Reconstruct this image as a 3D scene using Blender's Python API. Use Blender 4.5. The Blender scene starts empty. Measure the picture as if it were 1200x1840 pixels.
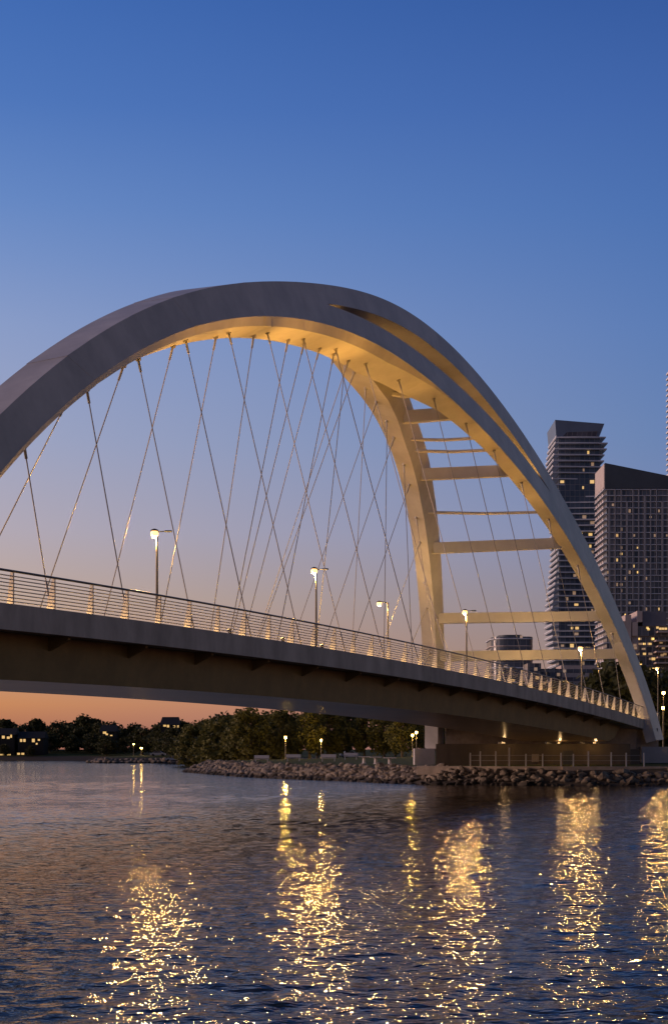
import bpy, bmesh, math, random
import numpy as np
from mathutils import Vector, Matrix, noise

random.seed(7)
rng = np.random.default_rng(11)
scene = bpy.context.scene
COL = scene.collection
D = bpy.data

# ------------------------------------------------------------------ helpers
def lin(c):
    """8-bit sRGB triple -> linear"""
    o = []
    for v in c:
        v = v / 255.0
        o.append(v / 12.92 if v <= 0.04045 else ((v + 0.055) / 1.055) ** 2.4)
    return tuple(o)

CAMZ = 3.1                                     # eye height over the water
def at(x, y, d):
    """point at depth d seen at photo position x, y (used to lay out far things)"""
    return Vector(((x - 600) / 2700 * d, d, CAMZ + (1352 - y) / 2700 * d))

class MB:
    """collects shapes, then links them as ONE mesh object"""
    def __init__(self):
        self.v = []; self.f = []; self.m = []
    def add(self, vs, fs, mi=0):
        b = len(self.v)
        self.v.extend([tuple(p) for p in vs])
        self.f.extend([tuple(i + b for i in f) for f in fs])
        self.m.extend([mi] * len(fs))
    def box(self, c, size, mi=0, rot=0.0):
        x, y, z = size[0] / 2, size[1] / 2, size[2] / 2
        ca, sa = math.cos(rot), math.sin(rot)
        vs = []
        for dz in (-z, z):
            for dx, dy in ((-x, -y), (x, -y), (x, y), (-x, y)):
                vs.append((c[0] + dx * ca - dy * sa, c[1] + dx * sa + dy * ca, c[2] + dz))
        self.add(vs, [(3, 2, 1, 0), (4, 5, 6, 7), (0, 1, 5, 4), (1, 2, 6, 5), (2, 3, 7, 6), (3, 0, 4, 7)], mi)
    def hexa(self, bot, top, mi=0):
        n = len(bot)
        fs = [tuple(reversed(range(n))), tuple(range(n, 2 * n))]
        fs += [(i, (i + 1) % n, n + (i + 1) % n, n + i) for i in range(n)]
        self.add(list(bot) + list(top), fs, mi)
    def bar(self, a, b, w, h, up=Vector((0, 0, 1)), mi=0):
        a = Vector(a); b = Vector(b)
        t = (b - a).normalized(); s = t.cross(up).normalized(); n = s.cross(t).normalized()
        q = [(-w / 2, -h / 2), (w / 2, -h / 2), (w / 2, h / 2), (-w / 2, h / 2)]
        A = [a + s * i + n * j for i, j in q]; B = [b + s * i + n * j for i, j in q]
        self.add(A + B, [(3, 2, 1, 0), (4, 5, 6, 7), (0, 1, 5, 4), (1, 2, 6, 5), (2, 3, 7, 6), (3, 0, 4, 7)], mi)
    def tube(self, pts, r, n=8, mi=0, r2=None):
        pts = [Vector(p) for p in pts]
        rings = []
        for i, p in enumerate(pts):
            t = (pts[min(i + 1, len(pts) - 1)] - pts[max(i - 1, 0)]).normalized()
            ref = Vector((0, 0, 1)) if abs(t.z) < .9 else Vector((1, 0, 0))
            s = t.cross(ref).normalized(); q = s.cross(t)
            rr = r if r2 is None else r + (r2 - r) * i / max(1, len(pts) - 1)
            rings.append([p + (s * math.cos(2 * math.pi * k / n) + q * math.sin(2 * math.pi * k / n)) * rr for k in range(n)])
        vs = [p for R in rings for p in R]
        fs = []
        for i in range(len(rings) - 1):
            for k in range(n):
                fs.append((i * n + k, i * n + (k + 1) % n, (i + 1) * n + (k + 1) % n, (i + 1) * n + k))
        fs.append(tuple(reversed(range(n)))); fs.append(tuple((len(rings) - 1) * n + k for k in range(n)))
        self.add(vs, fs, mi)
    def lathe(self, c, prof, n=12, mi=0):
        vs = []; fs = []
        for r, z in prof:
            for k in range(n):
                a = 2 * math.pi * k / n
                vs.append((c[0] + r * math.cos(a), c[1] + r * math.sin(a), c[2] + z))
        for i in range(len(prof) - 1):
            for k in range(n):
                fs.append((i * n + k, i * n + (k + 1) % n, (i + 1) * n + (k + 1) % n, (i + 1) * n + k))
        fs.append(tuple(reversed(range(n)))); fs.append(tuple((len(prof) - 1) * n + k for k in range(n)))
        self.add(vs, fs, mi)
    def loft(self, rings, mi=0, closed=True, caps=True):
        n = len(rings[0]); vs = [p for R in rings for p in R]; fs = []
        for i in range(len(rings) - 1):
            for k in range(n if closed else n - 1):
                fs.append((i * n + k, i * n + (k + 1) % n, (i + 1) * n + (k + 1) % n, (i + 1) * n + k))
        if caps and closed:
            fs.append(tuple(reversed(range(n)))); fs.append(tuple((len(rings) - 1) * n + k for k in range(n)))
        self.add(vs, fs, mi)
    def build(self, name, mats, parent=None, origin=None, smooth=None, weld=False):
        if origin is None:
            xs = [p[0] for p in self.v]; ys = [p[1] for p in self.v]; zs = [p[2] for p in self.v]
            origin = Vector(((min(xs) + max(xs)) / 2, (min(ys) + max(ys)) / 2, min(zs)))
        origin = Vector(origin)
        me = D.meshes.new(name)
        me.from_pydata([tuple(Vector(p) - origin) for p in self.v], [], self.f)
        bm = bmesh.new(); bm.from_mesh(me)
        if weld:
            bmesh.ops.remove_doubles(bm, verts=bm.verts, dist=0.002)
            bmesh.ops.dissolve_degenerate(bm, dist=0.001, edges=bm.edges)
        bmesh.ops.recalc_face_normals(bm, faces=bm.faces)
        if not weld:
            bm.faces.ensure_lookup_table()
            for i, mi in enumerate(self.m): bm.faces[i].material_index = mi
        bm.to_mesh(me); bm.free()
        for m in (mats if isinstance(mats, (list, tuple)) else [mats]): me.materials.append(m)
        if smooth is not None:
            for p in me.polygons: p.use_smooth = True
            me.set_sharp_from_angle(angle=math.radians(smooth))
        o = D.objects.new(name, me); COL.objects.link(o)
        o['_o'] = tuple(origin)
        if parent is not None:
            o.parent = parent; o.location = origin - Vector(parent['_o'])
        else:
            o.location = origin
        return o

def empty(name, loc, label, cat, group=None, rz=0.0):
    o = D.objects.new(name, None); COL.objects.link(o)
    o.location = loc; o['_o'] = tuple(loc); o.rotation_euler = (0, 0, rz)
    o.empty_display_size = 0.5
    return tag(o, label, cat, group)

def tag(o, label=None, cat=None, group=None, kind=None):
    if label: o['label'] = label
    if cat: o['category'] = cat
    if group: o['group'] = group
    if kind: o['kind'] = kind
    return o

def dup(root, loc, label=None, group=None, rz=None, sc=None):
    r = root.copy(); COL.objects.link(r); r.location = loc; r['_o'] = tuple(loc)
    if rz is not None: r.rotation_euler = (0, 0, rz)
    if sc is not None: r.scale = sc if isinstance(sc, (tuple, list)) else (sc, sc, sc)
    if label: r['label'] = label
    if group: r['group'] = group
    for ch in list(root.children):
        c = ch.copy(); COL.objects.link(c); c.parent = r
        for g in list(ch.children):
            d = g.copy(); COL.objects.link(d); d.parent = c
    return r

# ------------------------------------------------------------------ materials
def mat(name, col, rough=.5, metal=0.0, spec=.5, var=0.0, vscale=3.0, bump=0.0, bscale=20.0, col2=None, stretch=(1, 1, 1)):
    m = D.materials.new(name); m.use_nodes = True
    nt = m.node_tree; b = nt.nodes['Principled BSDF']
    b.inputs['Base Color'].default_value = (*col, 1)
    b.inputs['Roughness'].default_value = rough
    b.inputs['Metallic'].default_value = metal
    b.inputs['Specular IOR Level'].default_value = spec
    if var or bump:
        tc = nt.nodes.new('ShaderNodeNewGeometry'); mp = nt.nodes.new('ShaderNodeMapping')
        mp.inputs['Scale'].default_value = stretch
        nt.links.new(tc.outputs['Position'], mp.inputs['Vector'])
    if var:
        n = nt.nodes.new('ShaderNodeTexNoise'); n.inputs['Scale'].default_value = vscale
        n.inputs['Detail'].default_value = 5; n.inputs['Roughness'].default_value = .65
        nt.links.new(mp.outputs[0], n.inputs['Vector'])
        mx = nt.nodes.new('ShaderNodeMix'); mx.data_type = 'RGBA'
        c2 = col2 if col2 else tuple(max(0, c * (1 - var)) for c in col)
        mx.inputs['A'].default_value = (*c2, 1); mx.inputs['B'].default_value = (*[min(1, c * (1 + var * .4)) for c in col], 1)
        mr = nt.nodes.new('ShaderNodeMapRange'); mr.inputs['From Min'].default_value = .35; mr.inputs['From Max'].default_value = .65
        nt.links.new(n.outputs['Fac'], mr.inputs['Value'])
        nt.links.new(mr.outputs['Result'], mx.inputs['Factor'])
        nt.links.new(mx.outputs['Result'], b.inputs['Base Color'])
    if bump:
        n2 = nt.nodes.new('ShaderNodeTexNoise'); n2.inputs['Scale'].default_value = bscale; n2.inputs['Detail'].default_value = 4
        nt.links.new(mp.outputs[0], n2.inputs['Vector'])
        bp = nt.nodes.new('ShaderNodeBump'); bp.inputs['Strength'].default_value = bump; bp.inputs['Distance'].default_value = .1
        nt.links.new(n2.outputs['Fac'], bp.inputs['Height']); nt.links.new(bp.outputs[0], b.inputs['Normal'])
    return m

def emit(name, col, strength, base=(.8, .8, .8)):
    m = D.materials.new(name); m.use_nodes = True
    b = m.node_tree.nodes['Principled BSDF']
    b.inputs['Base Color'].default_value = (*base, 1)
    b.inputs['Emission Color'].default_value = (*col, 1)
    b.inputs['Emission Strength'].default_value = strength
    return m

WARM = (1.0, .56, .17)
M = {}
M['steel'] = mat('painted_steel', (.50, .485, .465), .45, var=.22, vscale=.28, bump=.05, bscale=2.2)
M['beam'] = mat('beam_steel', (.60, .585, .565), .5, var=.08, vscale=.8)
M['cable'] = mat('cable_steel', (.30, .28, .25), .45, metal=.1)
M['socket'] = mat('socket_steel', (.42, .40, .36), .45, metal=.4)
M['railmetal'] = mat('rail_steel', (.42, .40, .37), .4, metal=.3)
M['handrail'] = mat('handrail_steel', (.07, .07, .08), .35, metal=.5)
M['post'] = mat('post_steel', (.68, .66, .6), .45)
M['fascia'] = mat('fascia_concrete', (.46, .44, .42), .75, var=.3, vscale=.7, bump=.1, bscale=4, stretch=(1, 1, .4))
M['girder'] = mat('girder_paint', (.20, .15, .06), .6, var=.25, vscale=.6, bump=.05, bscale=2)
M['soffit'] = mat('girder_soffit', (.50, .33, .19), .3, spec=.7, var=.35, vscale=.35, stretch=(.25, .25, 1), bump=.05, bscale=1.5)  # underside colour made lighter and warmer, standing in for reflected sunset
M['asphalt'] = mat('asphalt', (.05, .05, .05), .85, var=.2, vscale=4)
M['sidewalk'] = mat('sidewalk_concrete', (.38, .37, .35), .8, var=.15, vscale=3)
M['line'] = mat('road_paint', (.8, .8, .78), .6)
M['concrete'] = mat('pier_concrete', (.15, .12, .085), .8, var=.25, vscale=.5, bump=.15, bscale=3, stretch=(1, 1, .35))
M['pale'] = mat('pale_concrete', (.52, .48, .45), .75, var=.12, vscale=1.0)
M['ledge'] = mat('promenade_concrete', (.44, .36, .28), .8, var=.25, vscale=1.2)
M['rock'] = mat('rock', (.27, .22, .165), .85, var=.7, vscale=1.1, bump=.4, bscale=4)
nt_ = M['rock'].node_tree; b_ = nt_.nodes['Principled BSDF']          # a dark wet band along the waterline
src = b_.inputs['Base Color'].links[0].from_socket
g_ = nt_.nodes.new('ShaderNodeNewGeometry'); sx_ = nt_.nodes.new('ShaderNodeSeparateXYZ'); nt_.links.new(g_.outputs['Position'], sx_.inputs[0])
mr_ = nt_.nodes.new('ShaderNodeMapRange'); mr_.inputs['From Min'].default_value = .25; mr_.inputs['From Max'].default_value = .55
mr_.inputs['To Min'].default_value = .22; nt_.links.new(sx_.outputs['Z'], mr_.inputs['Value'])
mx_ = nt_.nodes.new('ShaderNodeMix'); mx_.data_type = 'RGBA'; mx_.blend_type = 'MULTIPLY'; mx_.inputs['Factor'].default_value = 1
nt_.links.new(src, mx_.inputs['A']); nt_.links.new(mr_.outputs['Result'], mx_.inputs['B']); nt_.links.new(mx_.outputs['Result'], b_.inputs['Base Color'])
M['polemetal'] = mat('pole_metal', (.15, .13, .10), .45, metal=.3)
M['globe'] = emit('lamp_glass_lit', (1, .5, .15), 2.8)
M['parkglobe'] = emit('park_lamp_glass_lit', (1, .55, .12), 28)
M['strip'] = emit('rail_light_strip', (1, .56, .18), 13.0)
M['slitlight'] = emit('slit_light', (1, .5, .12), 5.0)
M['floodlens'] = emit('flood_lens_lit', (1, .6, .2), 10)
M['housing'] = mat('lamp_housing', (.08, .08, .08), .5)
M['bark'] = mat('bark', (.09, .07, .05), .9, var=.3, vscale=5)
M['win_lit'] = emit('window_lit', (1, .60, .16), .75)
M['win_dim'] = emit('window_dim', (1, .56, .2), .2)
M['house_wall'] = mat('house_wall', (.012, .012, .01), .8, var=.2, vscale=1)
M['house_roof'] = mat('house_roof', (.012, .012, .011), .8, var=.2, vscale=2)
M['carpaint'] = mat('car_paint', (.5, .48, .46), .3)
M['cardark'] = mat('car_glass', (.02, .02, .025), .15)
M['tyre'] = mat('tyre_rubber', (.02, .02, .02), .8)
M['tableconc'] = mat('table_concrete', (.60, .56, .54), .7)

# glass of towers: bluish dark panes with a procedural pane grid
def facade(name, base, alt, w, h, mortar, mortcol, rough=.12, off=0.0):
    m = D.materials.new(name); m.use_nodes = True
    nt = m.node_tree; b = nt.nodes['Principled BSDF']
    g = nt.nodes.new('ShaderNodeNewGeometry'); sx = nt.nodes.new('ShaderNodeSeparateXYZ')
    nt.links.new(g.outputs['Position'], sx.inputs[0])
    ad = nt.nodes.new('ShaderNodeMath'); ad.operation = 'ADD'
    nt.links.new(sx.outputs['X'], ad.inputs[0]); nt.links.new(sx.outputs['Y'], ad.inputs[1])
    cb = nt.nodes.new('ShaderNodeCombineXYZ')
    nt.links.new(ad.outputs[0], cb.inputs['X']); nt.links.new(sx.outputs['Z'], cb.inputs['Y'])
    br = nt.nodes.new('ShaderNodeTexBrick'); br.offset = off
    br.inputs['Color1'].default_value = (*base, 1); br.inputs['Color2'].default_value = (*alt, 1)
    br.inputs['Mortar'].default_value = (*mortcol, 1)
    br.inputs['Scale'].default_value = 1; br.inputs['Mortar Size'].default_value = mortar
    br.inputs['Brick Width'].default_value = w; br.inputs['Row Height'].default_value = h
    nt.links.new(cb.outputs[0], br.inputs['Vector']); nt.links.new(br.outputs['Color'], b.inputs['Base Color'])
    mr = nt.nodes.new('ShaderNodeMapRange'); mr.inputs['To Min'].default_value = rough; mr.inputs['To Max'].default_value = .6
    nt.links.new(br.outputs['Fac'], mr.inputs['Value']); nt.links.new(mr.outputs['Result'], b.inputs['Roughness'])
    return m
M['glassA'] = facade('tower_glass', (.05, .075, .115), (.11, .14, .19), 2.6, 3.1, .12, (.22, .23, .25))
M['glassB'] = facade('block_glass', (.05, .062, .08), (.20, .205, .22), 1.9, 2.85, .2, (.30, .285, .28))
M['slab'] = mat('balcony_slab', (.76, .80, .86), .7, var=.1, vscale=.2)
M['slabpink'] = mat('pale_balcony', (.62, .54, .50), .7, var=.12, vscale=.4)
M['crown_panel'] = mat('crown_panel', (.17, .24, .34), .45, var=.1, vscale=.1)
M['wedge'] = mat('roof_wedge', (.085, .11, .13), .55, var=.15, vscale=.1)
M['pier_strip'] = mat('facade_fin', (.42, .42, .43), .5)
M['greyblock'] = mat('grey_cladding', (.20, .20, .235), .7, var=.1, vscale=.3)
M['cream'] = mat('cream_cladding', (.60, .50, .45), .75, var=.12, vscale=.5)

def leafmat(name, c1, c2):
    m = D.materials.new(name); m.use_nodes = True
    nt = m.node_tree; b = nt.nodes['Principled BSDF']
    g = nt.nodes.new('ShaderNodeNewGeometry')
    n = nt.nodes.new('ShaderNodeTexNoise'); n.inputs['Scale'].default_value = .8; n.inputs['Detail'].default_value = 6
    nt.links.new(g.outputs['Position'], n.inputs['Vector'])
    r = nt.nodes.new('ShaderNodeValToRGB')
    r.color_ramp.elements[0].position = .35; r.color_ramp.elements[0].color = (*c1, 1)
    r.color_ramp.elements[1].position = .68; r.color_ramp.elements[1].color = (*c2, 1)
    nt.links.new(n.outputs['Fac'], r.inputs[0]); nt.links.new(r.outputs[0], b.inputs['Base Color'])
    b.inputs['Roughness'].default_value = .65; b.inputs['Specular IOR Level'].default_value = .25
    tr = nt.nodes.new('ShaderNodeBsdfTranslucent'); nt.links.new(r.outputs[0], tr.inputs['Color'])
    mx = nt.nodes.new('ShaderNodeMixShader'); mx.inputs[0].default_value = .25
    nt.links.new(b.outputs[0], mx.inputs[1]); nt.links.new(tr.outputs[0], mx.inputs[2])
    nt.links.new(mx.outputs[0], nt.nodes['Material Output'].inputs['Surface'])
    return m
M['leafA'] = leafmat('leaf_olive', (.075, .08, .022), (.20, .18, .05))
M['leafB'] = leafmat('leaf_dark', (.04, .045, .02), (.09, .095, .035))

# ------------------------------------------------------------------ camera
cam = D.cameras.new('camera'); camo = D.objects.new('camera', cam); COL.objects.link(camo)
camo.location = (0, 0, CAMZ); camo.rotation_euler = (math.radians(90), 0, 0)
cam.sensor_fit = 'HORIZONTAL'; cam.sensor_width = 36; cam.lens = 81
cam.shift_y = .36; cam.clip_start = .5; cam.clip_end = 20000
scene.camera = camo

# ------------------------------------------------------------------ sky (dusk) and afterglow
w = D.worlds.new('World'); scene.world = w; w.use_nodes = True
nt = w.node_tree; bg = nt.nodes['Background']
tc = nt.nodes.new('ShaderNodeTexCoord'); sx = nt.nodes.new('ShaderNodeSeparateXYZ')
nt.links.new(tc.outputs['Generated'], sx.inputs[0])
def ramp(stops):
    r = nt.nodes.new('ShaderNodeValToRGB'); r.color_ramp.interpolation = 'B_SPLINE' if False else 'EASE'
    r.color_ramp.interpolation = 'LINEAR'
    els = r.color_ramp.elements
    while len(els) > 1: els.remove(els[-1])
    for i, (p, c) in enumerate(stops):
        e = els[0] if i == 0 else els.new(p)
        e.position = p; e.color = (*lin(c), 1)
    nt.links.new(sx.outputs['Z'], r.inputs[0])
    return r
def el(y):      # sine of the elevation of photo row y in the picture's middle column
    t = (1352 - y) / 2700; return t / math.sqrt(1 + t * t)
left = ramp([(0, (160, 104, 86)), (el(1310), (176, 114, 88)), (el(1265), (202, 138, 92)), (el(1180), (202, 158, 128)), (el(1080), (193, 168, 152)), (el(960), (180, 170, 180)),
             (el(800), (160, 166, 194)), (el(600), (140, 158, 200)), (el(480), (120, 147, 199)), (el(380), (104, 138, 197)), (el(200), (80, 120, 188)), (el(0), (66, 108, 180)), (.75, (54, 68, 106)), (1, (46, 58, 92))])
right = ramp([(0, (160, 118, 112)), (el(1280), (162, 124, 124)), (el(1180), (142, 126, 126)), (el(1080), (132, 129, 147)), (el(960), (118, 134, 174)),
              (el(800), (102, 130, 178)), (el(600), (88, 122, 180)), (el(400), (74, 112, 176)), (el(200), (64, 100, 168)), (el(0), (52, 88, 156)), (.75, (46, 60, 96)), (1, (42, 54, 88))])
dv = nt.nodes.new('ShaderNodeMapRange'); dv.inputs['From Min'].default_value = -.24; dv.inputs['From Max'].default_value = .24
nt.links.new(sx.outputs['X'], dv.inputs['Value'])
mx = nt.nodes.new('ShaderNodeMix'); mx.data_type = 'RGBA'
nt.links.new(dv.outputs['Result'], mx.inputs['Factor'])
nt.links.new(left.outputs[0], mx.inputs['A']); nt.links.new(right.outputs[0], mx.inputs['B'])
# the sky opposite the afterglow is darker
back = nt.nodes.new('ShaderNodeMapRange'); back.inputs['From Min'].default_value = -.5; back.inputs['From Max'].default_value = .6
back.inputs['To Min'].default_value = .44; back.inputs['To Max'].default_value = 1.0
back.interpolation_type = 'SMOOTHSTEP'
q1 = nt.nodes.new('ShaderNodeMath'); q1.operation = 'MULTIPLY'; q1.inputs[1].default_value = -.58
q2 = nt.nodes.new('ShaderNodeMath'); q2.operation = 'MULTIPLY_ADD'; q2.inputs[1].default_value = .8
nt.links.new(sx.outputs['X'], q1.inputs[0]); nt.links.new(sx.outputs['Y'], q2.inputs[0]); nt.links.new(q1.outputs[0], q2.inputs[2])
nt.links.new(q2.outputs[0], back.inputs['Value'])
ml = nt.nodes.new('ShaderNodeMix'); ml.data_type = 'RGBA'; ml.blend_type = 'MULTIPLY'; ml.inputs['Factor'].default_value = 1
nt.links.new(mx.outputs['Result'], ml.inputs['A']); nt.links.new(back.outputs['Result'], ml.inputs['B'])
tint = nt.nodes.new('ShaderNodeMix'); tint.data_type = 'RGBA'; tint.blend_type = 'MULTIPLY'
inv = nt.nodes.new('ShaderNodeMath'); inv.operation = 'SUBTRACT'; inv.inputs[0].default_value = 1.0
nt.links.new(back.outputs['Result'], inv.inputs[1]); nt.links.new(inv.outputs[0], tint.inputs['Factor'])
nt.links.new(ml.outputs['Result'], tint.inputs['A']); tint.inputs['B'].default_value = (1.0, 1.08, 1.14, 1)
# warm brightening added to the unseen right-hand sky, to light the arch faces
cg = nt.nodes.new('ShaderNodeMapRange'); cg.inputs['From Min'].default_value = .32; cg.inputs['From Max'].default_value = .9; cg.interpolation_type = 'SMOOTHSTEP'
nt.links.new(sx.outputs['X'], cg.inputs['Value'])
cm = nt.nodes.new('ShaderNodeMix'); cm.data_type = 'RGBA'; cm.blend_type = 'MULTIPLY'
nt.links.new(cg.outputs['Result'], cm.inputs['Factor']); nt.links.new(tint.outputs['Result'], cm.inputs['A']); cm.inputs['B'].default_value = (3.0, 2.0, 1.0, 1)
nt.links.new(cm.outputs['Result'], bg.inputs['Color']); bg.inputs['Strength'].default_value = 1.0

sun = D.lights.new('afterglow', 'SUN'); sun.energy = 2.4; sun.angle = math.radians(25); sun.color = (1.0, .64, .5)
so = D.objects.new('afterglow', sun); COL.objects.link(so)
so.rotation_euler = Vector((1, .0, -.14)).to_track_quat('-Z', 'Y').to_euler()

scene.view_settings.view_transform = 'Standard'; scene.view_settings.look = 'None'
scene.view_settings.exposure = 0; scene.view_settings.gamma = 1
scene.render.engine = 'CYCLES'
scene.cycles.use_denoising = True
scene.cycles.max_bounces = 6; scene.cycles.glossy_bounces = 4; scene.cycles.diffuse_bounces = 3
scene.cycles.sample_clamp_indirect = 6
scene.cycles.use_light_tree = True
scene.cycles.use_adaptive_sampling = False
scene.cycles.denoising_prefilter = 'ACCURATE'

# ------------------------------------------------------------------ water: one sheet of real waves
def waves(X, Y, depth):
    """sum of directional ripples; the shortest fade with distance where they go below a pixel"""
    H = np.zeros_like(X)
    r = np.random.default_rng(5)
    for i in range(120):
        lam = 0.26 * (6 ** r.random())
        th = r.normal(math.radians(84), .85)
        k = 2 * math.pi / lam
        amp = .0021 * lam ** .84 * (.6 + .8 * r.random())
        ph = r.random() * 6.28
        fade = np.clip(1.5 - depth / (lam * 130), 0, 1)
        H += amp * fade * np.sin(k * (math.cos(th) * X + math.sin(th) * Y) + ph)
    return H
rows = np.concatenate([[3, 6], np.exp(np.linspace(math.log(12), math.log(220), 1400)), np.exp(np.linspace(math.log(230), math.log(9000), 40))])
cols = np.concatenate([[-6, -3, -1.5, -.8, -.5], np.linspace(-.36, .36, 260), [.5, .8, 1.5, 3, 6]])
Yg, A_ = np.meshgrid(rows, cols, indexing='ij'); Xg = Yg * A_
Hg = waves(Xg, Yg, Yg) * np.clip((np.abs(A_) < .37) * 1.0, 0, 1)
# slow gusts: patches of rougher and calmer water
gust = .72 + .38 * np.sin(Xg * .09 + Yg * .045 + 1.3 * np.sin(Yg * .06)) * np.sin(Yg * .115 - Xg * .04)
Hg = Hg * np.clip(gust, .3, 1.15)
nr, nc = Xg.shape
vs = np.stack([Xg, Yg, Hg], -1).reshape(-1, 3)
idx = np.arange(nr * nc).reshape(nr, nc)
fs = np.stack([idx[:-1, :-1], idx[:-1, 1:], idx[1:, 1:], idx[1:, :-1]], -1).reshape(-1, 4)
me = D.meshes.new('water'); me.from_pydata(vs.tolist(), [], fs.tolist())
for p in me.polygons: p.use_smooth = True
wm = D.materials.new('water'); wm.use_nodes = True
n = wm.node_tree; b = n.nodes['Principled BSDF']
b.inputs['Base Color'].default_value = (.02, .017, .012, 1); b.inputs['Roughness'].default_value = .055
b.inputs['IOR'].default_value = 1.31
g = n.nodes.new('ShaderNodeNewGeometry'); mp = n.nodes.new('ShaderNodeMapping'); mp.inputs['Scale'].default_value = (.75, 1.35, 1)
n.links.new(g.outputs['Position'], mp.inputs['Vector'])
t1 = n.nodes.new('ShaderNodeTexNoise'); t1.inputs['Scale'].default_value = 3.6; t1.inputs['Detail'].default_value = 2.2
n.links.new(mp.outputs[0], t1.inputs['Vector'])
bp = n.nodes.new('ShaderNodeBump'); bp.inputs['Strength'].default_value = 1; bp.inputs['Distance'].default_value = .052
n.links.new(t1.outputs['Fac'], bp.inputs['Height'])
n.links.new(bp.outputs[0], b.inputs['Normal'])
me.materials.append(wm)
wo = D.objects.new('water', me); COL.objects.link(wo); wo['kind'] = 'structure'

# ------------------------------------------------------------------ land: one sheet with a rocky shoreline
SHORE = [(400, 118), (120, 130), (60, 134), (36, 136), (24, 138), (17, 139.5), (9, 143), (5, 150), (1.5, 160), (-4, 170), (-10, 183), (-17, 208), (-23, 232), (-23.5, 238), (-18, 246), (-9, 290),
         (-6, 360), (-8, 400), (-30, 412), (-65, 416), (-70, 430), (-62, 470), (-66, 540), (-90, 556), (-160, 560), (-260, 556), (-420, 540), (-1500, 480), (-6000, 600), (-6000, 9000), (6000, 9000), (6000, 118)]
P = np.array(SHORE, float)
def sdist(X, Y):
    d = np.full(X.shape, 1e9); inside = np.zeros(X.shape, bool)
    for i in range(len(P)):
        a = P[i]; b_ = P[(i + 1) % len(P)]; e = b_ - a
        t = np.clip(((X - a[0]) * e[0] + (Y - a[1]) * e[1]) / (e @ e), 0, 1)
        d = np.minimum(d, np.hypot(X - a[0] - t * e[0], Y - a[1] - t * e[1]))
        c = ((a[1] > Y) != (b_[1] > Y)) & (X < (b_[0] - a[0]) * (Y - a[1]) / (b_[1] - a[1] + 1e-12) + a[0])
        inside ^= c
    return np.where(inside, d, -d)
def landz(X, Y):
    d = sdist(X, Y)
    und = .25 * np.sin(X * .11 + 2) * np.sin(Y * .09)
    far = np.clip((Y - 250) / 400, 0, 1) * 1.5
    return np.where(d > 0, np.minimum(.42 * d, 1.72 + np.clip((d - 4) / 45, 0, 1) * (1.0 + und * .5 + far)), np.maximum(.42 * d, -2.0))
def ground(x, y):
    return float(landz(np.array([[x]], float), np.array([[y]], float))[0, 0])
gx = np.concatenate([[-6000, -2500, -1000, -500], np.arange(-320, -100, 6.), np.arange(-100, 80, 1.25), np.arange(80, 400, 10.), [500, 900, 2000, 6000]])
gy = np.concatenate([np.arange(112, 260, 1.25), np.arange(260, 640, 3.), np.arange(640, 1200, 20.), [1500, 2500, 5000, 9000]])
GX, GY = np.meshgrid(gx, gy); GZ = landz(GX, GY)
vs = np.stack([GX, GY, GZ], -1).reshape(-1, 3); idx = np.arange(GX.size).reshape(GX.shape)
fs = np.stack([idx[:-1, :-1], idx[:-1, 1:], idx[1:, 1:], idx[1:, :-1]], -1).reshape(-1, 4)
me = D.meshes.new('ground'); me.from_pydata(vs.tolist(), [], fs.tolist())
for p in me.polygons: p.use_smooth = True
gm = D.materials.new('grass_and_mud'); gm.use_nodes = True
n = gm.node_tree; b = n.nodes['Principled BSDF']
g = n.nodes.new('ShaderNodeNewGeometry'); s_ = n.nodes.new('ShaderNodeSeparateXYZ'); n.links.new(g.outputs['Position'], s_.inputs[0])
t1 = n.nodes.new('ShaderNodeTexNoise'); t1.inputs['Scale'].default_value = .6; t1.inputs['Detail'].default_value = 8
n.links.new(g.outputs['Position'], t1.inputs['Vector'])
r1 = n.nodes.new('ShaderNodeValToRGB')
r1.color_ramp.elements[0].position = .35; r1.color_ramp.elements[0].color = (.05, .06, .018, 1)
r1.color_ramp.elements[1].position = .7; r1.color_ramp.elements[1].color = (.10, .115, .035, 1)
n.links.new(t1.outputs['Fac'], r1.inputs[0])
m1 = n.nodes.new('ShaderNodeMapRange'); m1.inputs['From Min'].default_value = 1.45; m1.inputs['From Max'].default_value = 1.68
n.links.new(s_.outputs['Z'], m1.inputs['Value'])
x1 = n.nodes.new('ShaderNodeMix'); x1.data_type = 'RGBA'; x1.inputs['A'].default_value = (.10, .085, .07, 1)
n.links.new(m1.outputs[0], x1.inputs['Factor']); n.links.new(r1.outputs[0], x1.inputs['B']); n.links.new(x1.outputs['Result'], b.inputs['Base Color'])
b.inputs['Roughness'].default_value = .95; b.inputs['Specular IOR Level'].default_value = .1
me.materials.append(gm)
go = D.objects.new('ground', me); COL.objects.link(go); go['kind'] = 'structure'

# ------------------------------------------------------------------ bridge frame of reference
TH = math.radians(24.3)
U = Vector((math.sin(TH), math.cos(TH), 0)); V = Vector((-math.cos(TH), math.sin(TH), 0)); Z = Vector((0, 0, 1))
P0 = Vector((-12.53, 56.4, 0))
def B(s, w_, z):            # s along the deck, w across it (0 = near edge, 20 = far edge), z over the water
    return P0 + U * s + V * w_ + Z * z
W = 20.0
def deckz(s):
    z = 8.63 + .01373 * s - .000319 * s * s
    if s > 150: z = max(2.1, 8.63 + .01373 * 150 - .000319 * 22500 - .08 * (s - 150))
    return z
SC = 60.0; KL = .30
p1 = [-0.19, -0.952, -0.972, 3.471, 0.897, 9.256, -0.841, 29.541]
p2 = [-0.431, -0.543, 0.562, 2.237, -3.31, 9.267, 4.041, 34.405]
pf = [-0.345, 0.382, 1.471, 0.772, -4.019, 6.592, -3.103, 29.321]
pv = lambda p, a: float(np.polyval(p, a))
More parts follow.
